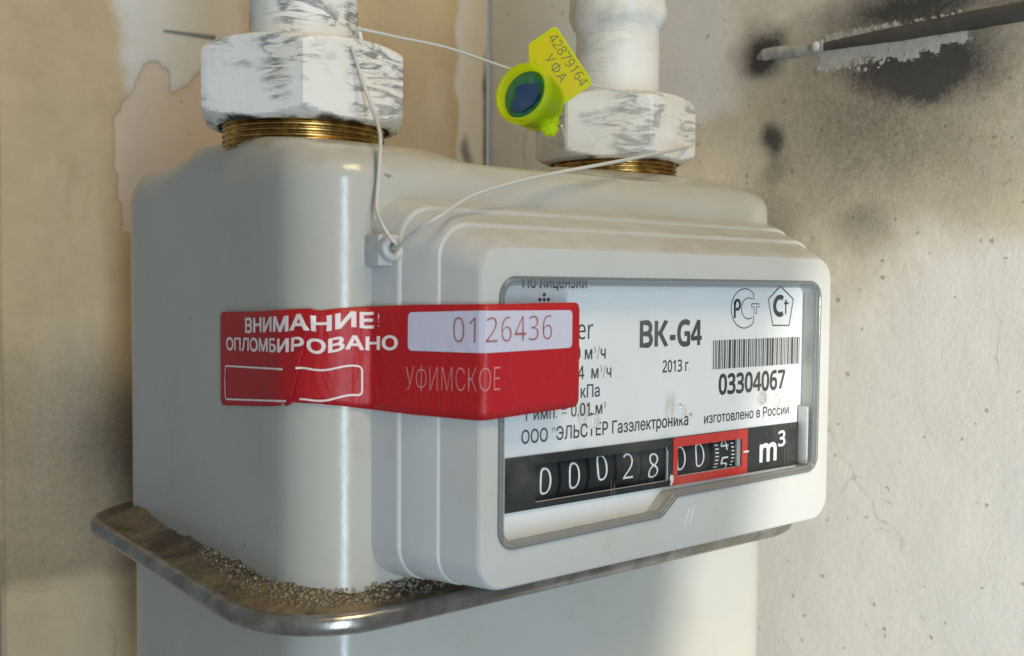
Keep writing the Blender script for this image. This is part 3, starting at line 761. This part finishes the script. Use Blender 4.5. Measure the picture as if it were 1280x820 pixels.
# ================================================================== PIPES WITH UNION NUTS
def hexnut(cx, cy, z0, h, apo, phase, parent, m):
    """hexagon cut by cones above and below, so every face ends in an arc"""
    n = 144; rc = apo / math.cos(PI / 6); rings = []
    lev = [(0, apo - 1.6), (.4, apo - .5), (.9, apo + .5), (1.5, apo + 1.6), (2.1, apo + 2.6), (2.8, rc - .4), (3.6, rc - .12), (h / 2, rc - .08), (h - 3.6, rc - .12), (h - 2.8, rc - .4), (h - 2.1, apo + 2.6), (h - 1.4, apo + 1.6), (h - .8, apo + .4), (h - .3, apo - .8), (h, apo - 2.2)]
    for z, cone in lev:
        R_ = []
        for j in range(n):
            th = 2 * PI * j / n; q = (th - phase) % (PI / 3) - PI / 6; rh = apo / math.cos(q)
            R_.append((cx + min(rh, cone) * math.cos(th), cy + min(rh, cone) * math.sin(th), z0 + z))
        rings.append(R_)
    inner = [(cx + 13.2 * math.cos(2 * PI * j / n), cy + 13.2 * math.sin(2 * PI * j / n), z0 + h + .2) for j in range(n)]
    rb_ = min(21.6, apo - 1.9); bore = [(cx + rb_ * math.cos(2 * PI * j / n), cy + rb_ * math.sin(2 * PI * j / n), z0 + .1) for j in range(n)]
    bore2 = [(x, y, z0 + 5) for x, y, z in bore]
    v, f = loft([bore2, bore] + rings + [inner]); return obj('union_nut', v, f, m, parent, sharp=22)
ZN = 69.6
pl = thing('gas_pipe', 'white pipe with smeared paint and large hexagon nut, left one', 'pipe', (-55, 0, ZN), 'painted gas pipes into the meter')
hexnut(-55, 0, ZN, 20.0, 24.0, math.radians(-117), pl, M_nutpaint)
v, f = lathe([(13.6, ZN + 17), (13.6, ZN + 24), (13.4, ZN + 40), (13.5, ZN + 180)], (-55, 0, 0), (0, 0, 1), 48); obj('pipe', v, f, M_pipepaint, pl)
v, f = tube(catmull([(-51.5, -23.0, ZN + 18.5), (-51.2, -21.6, ZN + 21), (-51.0, -20.6, ZN + 23)], 4), .5, 8); obj('paint_drip', v, f, M_pipepaint, pl)
pr_ = thing('gas_pipe', 'white pipe with a bulging weld above its smaller-looking nut, right one', 'pipe', (55, 0, ZN), 'painted gas pipes into the meter')
hexnut(54.6, 0, ZN, 20.6, 22.4, math.radians(-134.2 - 34.6 + 60), pr_, M_nutpaint2)
pv = []
for r_, h in [(13.3, 17), (13.3, 36), (13.3, 41), (13.8, 43), (15.0, 44.5), (15.6, 47), (15.3, 51), (15.5, 55), (15.2, 60), (14.0, 64), (13.3, 68), (13.3, 180)]: pv.append((r_, ZN + h))
v, f = lathe(pv, (55.5, 0, 0), (0, 0, 1), 48)
v = [Vector(q) + Vector((q[0] - 55.5, q[1], 0)).normalized() * (nz(q[0], q[1], q[2], .2) * (.9 if ZN + 41 < q[2] < ZN + 68 else .15)) for q in v]
obj('pipe', v, f, M_pipeclean, pr_, sharp=70)

# ================================================================== RED SEAL STICKER
path = [(-77.3, -0.5), (-77.3, -30)]
for k in range(1, 10):
    a = PI + k * PI / 20; path.append((-62 + 15.3 * math.cos(a), -30 + 15.3 * math.sin(a)))
path += [(-63.2, -45.5), (-62.3, -46.1), (-59.9, -52.3), (-56.0, -61.4), (-52.2, -69.8), (-51.7, -71.0), (-50.8, -71.9), (-49.5, -72.05), (-25.2, -72.05)]
PU = [0]
for i in range(len(path) - 1): PU.append(PU[-1] + math.hypot(path[i + 1][0] - path[i][0], path[i + 1][1] - path[i][1]))
UL = PU[-1]
def on_path(u, z, lift):
    u = max(0, min(UL, u)); i = 0
    while i < len(path) - 2 and u > PU[i + 1]: i += 1
    t = (u - PU[i]) / (PU[i + 1] - PU[i]); (x0, y0), (x1, y1) = path[i], path[i + 1]
    L = math.hypot(x1 - x0, y1 - y0); nx, ny = (y1 - y0) / L, -(x1 - x0) / L
    if t > .5 and i < len(path) - 2:
        (x2, y2), (x3, y3) = path[i + 1], path[i + 2]; L2 = math.hypot(x3 - x2, y3 - y2); mx, my = (y3 - y2) / L2, -(x3 - x2) / L2
        k = (t - .5); nx, ny = nx + (mx - nx) * k, ny + (my - ny) * k
    elif t < .5 and i > 0:
        (x2, y2), (x3, y3) = path[i - 1], path[i]; L2 = math.hypot(x3 - x2, y3 - y2); mx, my = (y3 - y2) / L2, -(x3 - x2) / L2
        k = (.5 - t); nx, ny = nx + (mx - nx) * k, ny + (my - ny) * k
    l_ = math.hypot(nx, ny); s_ = -1
    wr = .11 * nz(u * .35, z * .35, 3, 1.0)
    return (x0 + (x1 - x0) * t - s_ * 0 + nx / l_ * (lift + wr) * 1.0, y0 + (y1 - y0) * t + ny / l_ * (lift + wr), z)
# which side is outside? at the front the outward normal must be -y
if on_path(UL - 5, 10, 1)[1] > -72.05:
    _op = on_path
    def on_path(u, z, lift): return _op(u, z, -lift)
TOPZ = [(0, 23.9), (24, 24.7), (39.5, 25.6), (42.2, 25.2), (47.4, 25.8), (52.7, 26.1), (64, 26.6), (80, 27.0), (107, 27.3)]
BOTZ = [(0, 1.2), (24, 3.3), (34, 4.2), (36, 5.2), (42, 5.1), (47, 4.6), (52.7, 3.7), (64, 3.3), (80, 3.1), (107, 4.3)]
def interp(T, u):
    for (a, b), (c, e) in zip(T, T[1:]):
        if u <= c: return b + (e - b) * (u - a) / (c - a)
    return T[-1][1]
stick = thing('seal_sticker', 'torn red seal sticker with white Cyrillic warning wrapped from body onto counter window', 'sticker', (-60, -50, 3))
def sticker_piece(ua, ub, lift, cut=None, round0=0, round1=0):
    us = []; u = ua
    while u < ub - .01: us.append(u); u += .5
    us.append(ub); V, F = [], []
    nv = 13
    for u in us:
        zt, zb_ = interp(TOPZ, u), interp(BOTZ, u)
        for edge, rr in ((u - ua, round0), (ub - u, round1)):
            if rr and edge < rr: e = rr - math.sqrt(max(0, rr * rr - (rr - edge) ** 2)); zt -= e; zb_ += e
        for j in range(nv):
            t = j / (nv - 1); z = zb_ + (zt - zb_) * t; uu = u + (cut(t) * (1 - abs(u - (ua + ub) / 2) / (ub - ua) * 2 if False else sstep(ub - 12, ub, u)) if cut else 0)
            V.append(on_path(uu, z, lift + (.22 * sstep(3, 0, ub - u) if cut else 0)))
    for i in range(len(us) - 1):
        for j in range(nv - 1): F.append((i * nv + j, (i + 1) * nv + j, (i + 1) * nv + j + 1, i * nv + j + 1))
    return V, F
v, f = sticker_piece(33.5, UL, .12, None, 0, 1.6); o = obj('sticker_film', v, f, M_stick, stick, sharp=70)
so = o.modifiers.new('thickness', 'SOLIDIFY'); so.thickness = .00008; so.offset = 0
v, f = sticker_piece(0, 38.2, .30, lambda t: -2.6 + 5.2 * t, 1.6, 0); o2 = obj('sticker_film', v, f, M_stick, stick, sharp=70); o2['label'] = 'overlapping torn left end of the sticker'
so = o2.modifiers.new('thickness', 'SOLIDIFY'); so.thickness = .00008; so.offset = 0
def tilt(u): return -0.05 * max(0, 52 - u) * .9
def print_on(v2, f2, m, lift, name='lettering', follow=True, step=1.0, warp=True):
    v2, f2 = cut_u(v2, f2, step); P = []
    for u, z in v2:
        uc = 38.2 - 2.6 + 5.2 * (z - interp(BOTZ, u)) / (interp(TOPZ, u) - interp(BOTZ, u))
        lf = lift + (.22 + .40 * sstep(4, .3, uc - u) if u < uc + .15 else .0)
        dz = (.35 * math.sin(u * .55) * sstep(30, 40, u) * sstep(58, 48, u) if warp and u < 60 else 0)
        P.append(on_path(u, z + dz, lf))
    return obj(name, P, f2, m, stick, smooth=False)
for body, u0_, u1_, v0_, v0r_, cp, bd in (('ВНИМАНИЕ!', 14.5, 55.6, 19.5, 21.7, 3.1, .035), ('ОПЛОМБИРОВАНО', 3.6, 60.6, 14.9, 17.0, 2.75, .031)):
    v2, f2 = fit_text(body, u0_, u1_, v0_, cp, bd, v0r_); print_on(v2, f2, M_stwhite, .24)
v2, f2 = fit_text('0126436', 74.5, 99.3, 19.0, 5.0, -.018, 19.4, 1.1); print_on(v2, f2, M_redink, .34, follow=False)
v2, f2 = fit_text('УФИМСКОЕ', 62.7, 85.4, 8.5, 4.7, -.020, 9.2, 1.05); print_on(v2, f2, M_palered, .24)
lil = round_poly([(63.2, 16.9), (80.5, 17.0), (105.2, 17.4), (105.2, 25.6), (80.5, 25.7), (63.2, 25.0)], [1.0, .01, 1.0, 1.0, .01, 1.0], 5)
v2, f2 = fill([lil]); o = print_on(v2, f2, M_lilac, .22, 'number_field', step=.5)
def outline(P, wd): return [P, list(reversed(offset_loop(P, wd)))]
RO = densify(round_poly([(2.6, 2.7), (35.5, 5.3), (51.5, 6.6), (51.5, 13.3), (36, 12.6), (2.6, 11.2)], [1.2, .01, 1.2, 1.2, .01, 1.2], 5), 1.0)
seg = []
RI = offset_loop(RO, .42); n = len(RO); V2, F2 = [], []
for i in range(n):
    u_m = RO[i][0]
    if 33.5 < u_m < 37.5 : continue
    j = (i + 1) % n; k = len(V2); V2 += [RO[i], RO[j], RI[j], RI[i]]; F2.append((k, k + 1, k + 2, k + 3))
print_on(V2, F2, M_stwhite, .24, 'print_outline', step=2.0)

# ================================================================== SECURITY SEAL (yellow-green, hanging on the wire)
sealc = Vector((1.3, -24.0, 82.9)) - CR * 1.8 - CU * .9
seal = thing('security_seal', 'transparent yellow-green rotary seal with numbered yellow tag hanging on the wire', 'seal', sealc)
SCL = 1.0
def cam_pt(a, b, c): return sealc + CR * a + CU * b + CN * c
ax = (CN * math.cos(math.radians(33)) - CR * math.sin(math.radians(31)) + CU * math.sin(math.radians(8))).normalized()
a1 = ax.orthogonal().normalized()
v, f = lathe([(6.9, -7), (6.9, 3.2), (7.1, 3.7), (7.6, 3.9), (8.1, 3.6), (8.4, 3.0), (8.4, 1.8), (7.9, 1.2), (7.5, -7), (7.0, -7.6), (.02, -7.6)], sealc, ax, 40); obj('barrel', v, f, M_neon, seal, sharp=50)
v, f = lathe([(6.85, -6.5), (6.85, .8), (6.5, 1.1), (.02, 1.1)], sealc, ax, 32); plug = obj('clear_plug', v, f, M_teal, seal, sharp=50)
blob = []
b1 = ax.cross(a1)
PR = (CR - ax * CR.dot(ax)).normalized(); PU2 = ax.cross(PR)
LP = [(-4.3, -4.0), (-1.0, -4.9), (2.6, -3.6), (4.6, -1.0), (4.2, 2.2), (2.2, 2.2), (.6, 3.0), (-2.3, 2.6), (-2.6, .4), (-3.6, -1.6)]
LP = round_poly(LP, .5, 3)
def plugmap(p, q, t): return sealc + PR * p + PU2 * q + ax * (.9 + t)
v, f = slab([LP], plugmap, 1.2); obj('rotor', v, f, M_blue, seal, sharp=50)
# flat tag
tc = (11.0, 7.0)                                     # tag centre relative to the barrel, camera right/up
ang = math.radians(-55.5); tu = CR * math.cos(ang) + CU * math.sin(ang); tv = -CR * math.sin(ang) + CU * math.cos(ang)
tu = (tu + CN * -.10).normalized(); tv = (tv - tu * tv.dot(tu)).normalized(); tn = tu.cross(tv)
tagc = cam_pt(8.4, 8.9, -3.2)
def tagmap(p, q, t): return tagc + tu * p + tv * q + tn * t
TG = round_poly([(-9.4, -3.6), (-5.2, -6.3), (8.2, -6.3), (9.2, -5.0), (9.2, 5.2), (-9.4, 5.2)], [1.2, 1, .6, .6, 1.6, 1.2], 5)
v, f = slab([TG], tagmap, 1.5); tg = obj('tag', v, f, M_tag, seal, sharp=40)
v, f = slab([TG, list(reversed(offset_loop(TG, .55)))], lambda p, q, t: tagmap(p, q, t + 1.5), .35); obj('tag_edge', v, f, M_neon, tg, sharp=40)
for body, a, b, c, h in (('42879164', -7.9, 8.0, 1.6, 2.6), ('УФА', -3.9, 4.0, -2.3, 2.5)):
    v2, f2 = fit_text(body, a, b, c, h, -.004, spacing=1.25 if h < 2.55 else 1.0); obj('lettering', [tagmap(p, q, 1.58) for p, q in v2], f2, simple('olive_ink', (.13, .15, .02), .5), tg, smooth=False)
# flange of the barrel and crimped nub at its foot
v, f = merge([tube([cam_pt(2.5, -4.5, -2), cam_pt(5.2, -7.6, -1.4)], 2.0, 10), tube([cam_pt(6.8, -3.0, -3.2), cam_pt(7.0, -7.0, -2.2)], 1.7, 10)]); obj('web', v, f, M_neon, seal, sharp=50)
nb = []
for i in range(6):
    a = i * PI / 3; rr = 1.15; c = cam_pt(5.9 + 1.5 * math.cos(a), -8.6 + 1.1 * math.sin(a), -1.2); nb.append(([tuple(Vector(p) * rr + c) for p in IV], IF))
nb.append(([tuple(Vector(p) * 1.6 + cam_pt(5.9, -8.6, -1.2)) for p in IV], IF))
v, f = merge(nb); obj('crimped_nub', v, f, M_neon, seal, sharp=80)

# ================================================================== SEAL WIRE
def wire(pts, r_=.45): return tube(catmull(pts, 10), r_, 8)
W = [wire([(-54.9, -22.5, 86.4), (-55.1, -24.8, 86.1), (-53.3, -26.2, 79.0), (-52.8, -30.5, 71.1), (-57.3, -41.0, 64.4), (-60.6, -46.4, 57.8), (-61.4, -46.9, 51.7), (-62.6, -48.6, 46.9), (-63.4, -52.2, 43.4), (-62.4, -54.0, 40.6), (-60.8, -53.6, 39.3), (-60.6, -50.5, 38.8)]),
     wire([(-60.6, -50.5, 38.6), (-60.5, -54.2, 38.9), (-60.3, -58.0, 41.0), (-59.4, -62.0, 43.1), (-56.4, -63.5, 45.1), (-48.9, -60.0, 48.5), (-41.4, -57.0, 51.3), (-26.8, -53.0, 55.2), (-11.1, -49.0, 58.7), (7.5, -46.7, 62.6), (36.2, -36.5, 68.5), (56.4, -26.0, 72.6), (72.0, -17.2, 75.8), (74.5, -13, 76.2)]),
     wire([(-51.3, -20.0, 90.0), (-51.6, -21.5, 91.9), (-48, -23.0, 91.6), (-40.8, -23.0, 91.4), (-25.8, -22.0, 91.3), (-5.1, -18.0, 90.2), (7.7, -15.0, 90.0), (26.3, -18.0, 89.5), (50.5, -22.0, 87.2), (60.8, -21.0, 86.6), (63, -18, 86)], .36),
     wire([(8.5, -27.0, 74.6), (10.0, -25.8, 73.6), (11.8, -24.2, 72.4)], .4)]
v, f = merge(W); wr = obj('seal_wire', v, f, M_wire, base=(-60.6, -52, 38.7), sharp=80)
tag(wr, 'thin white seal wire strung from the nuts through the lug on the counter', 'wire')

# ================================================================== ROD LET INTO THE RIGHT WALL
rod = thing('wall_rod', 'dark rusty steel rod sticking out of the sooty right wall', 'rod', (XW, -34, 110))
pts = [(XW + 1.4 - 3.0 * t, -30 - 96 * t, 110.4 - 2.6 * t) for t in [i / 20 for i in range(21)]]
v, f = tube(pts, lambda t: 2.0 + .7 * min(1, t * 2), 14); v = [Vector(q) + Vector((nz(*q, .3), 0, nz(q[1], q[2], q[0], .3))) * .25 for q in v]; obj('bar', v, f, M_rust, rod, sharp=60)
# ridge of plaster in which the rod ends, and the crumbly patch under it
v, f = tube([(XW + .6, -9 - 27 * t, 111.6 - 1.0 * t + .5 * math.sin(t * 7)) for t in [i / 40 for i in range(41)]], lambda t: 1.2 + 1.0 * sstep(0, .12, t) + .08 * math.sin(t * 23), 14)
v = [Vector(q) + Vector((nz(*q, .45), 0, nz(q[2], q[1], q[0], .45))) * .3 for q in v]; obj('plaster_ridge', v, f, M_lump, wall_r, sharp=60)
rp = random.Random(5); crumbs = []
for _ in range(170):
    t = rp.random(); y = -33 - 52 * t; z = 107.6 - 1.3 * t - rp.random() ** 1.5 * 7.0 * math.sin(PI * min(1, .15 + t)) ** .6 if rp.random() < .75 else 111.8 - 1.2 * t + rp.random() * 1.6
    rr = rp.uniform(.25, .9); sq = rp.uniform(.3, .7)
    crumbs.append(([(XW - .1 + p[0] * rr * sq, y + p[1] * rr * rp.uniform(.8, 1.2), z + p[2] * rr * rp.uniform(.7, 1.1)) for p in IV], IF))
v, f = merge(crumbs); obj('plaster_crumbs', v, f, M_lump, wall_r, sharp=25, kind='stuff')
v, f = lathe([(1.6, -1), (1.7, .3), (1.1, 1.0), (.02, 1.2)], (XW - 1.2, -33.5, 110.6), (-1, 0, 0), 12); obj('plaster_knob', v, f, simple('white_plaster', (.52, .51, .48), .8), wall_r, sharp=80)
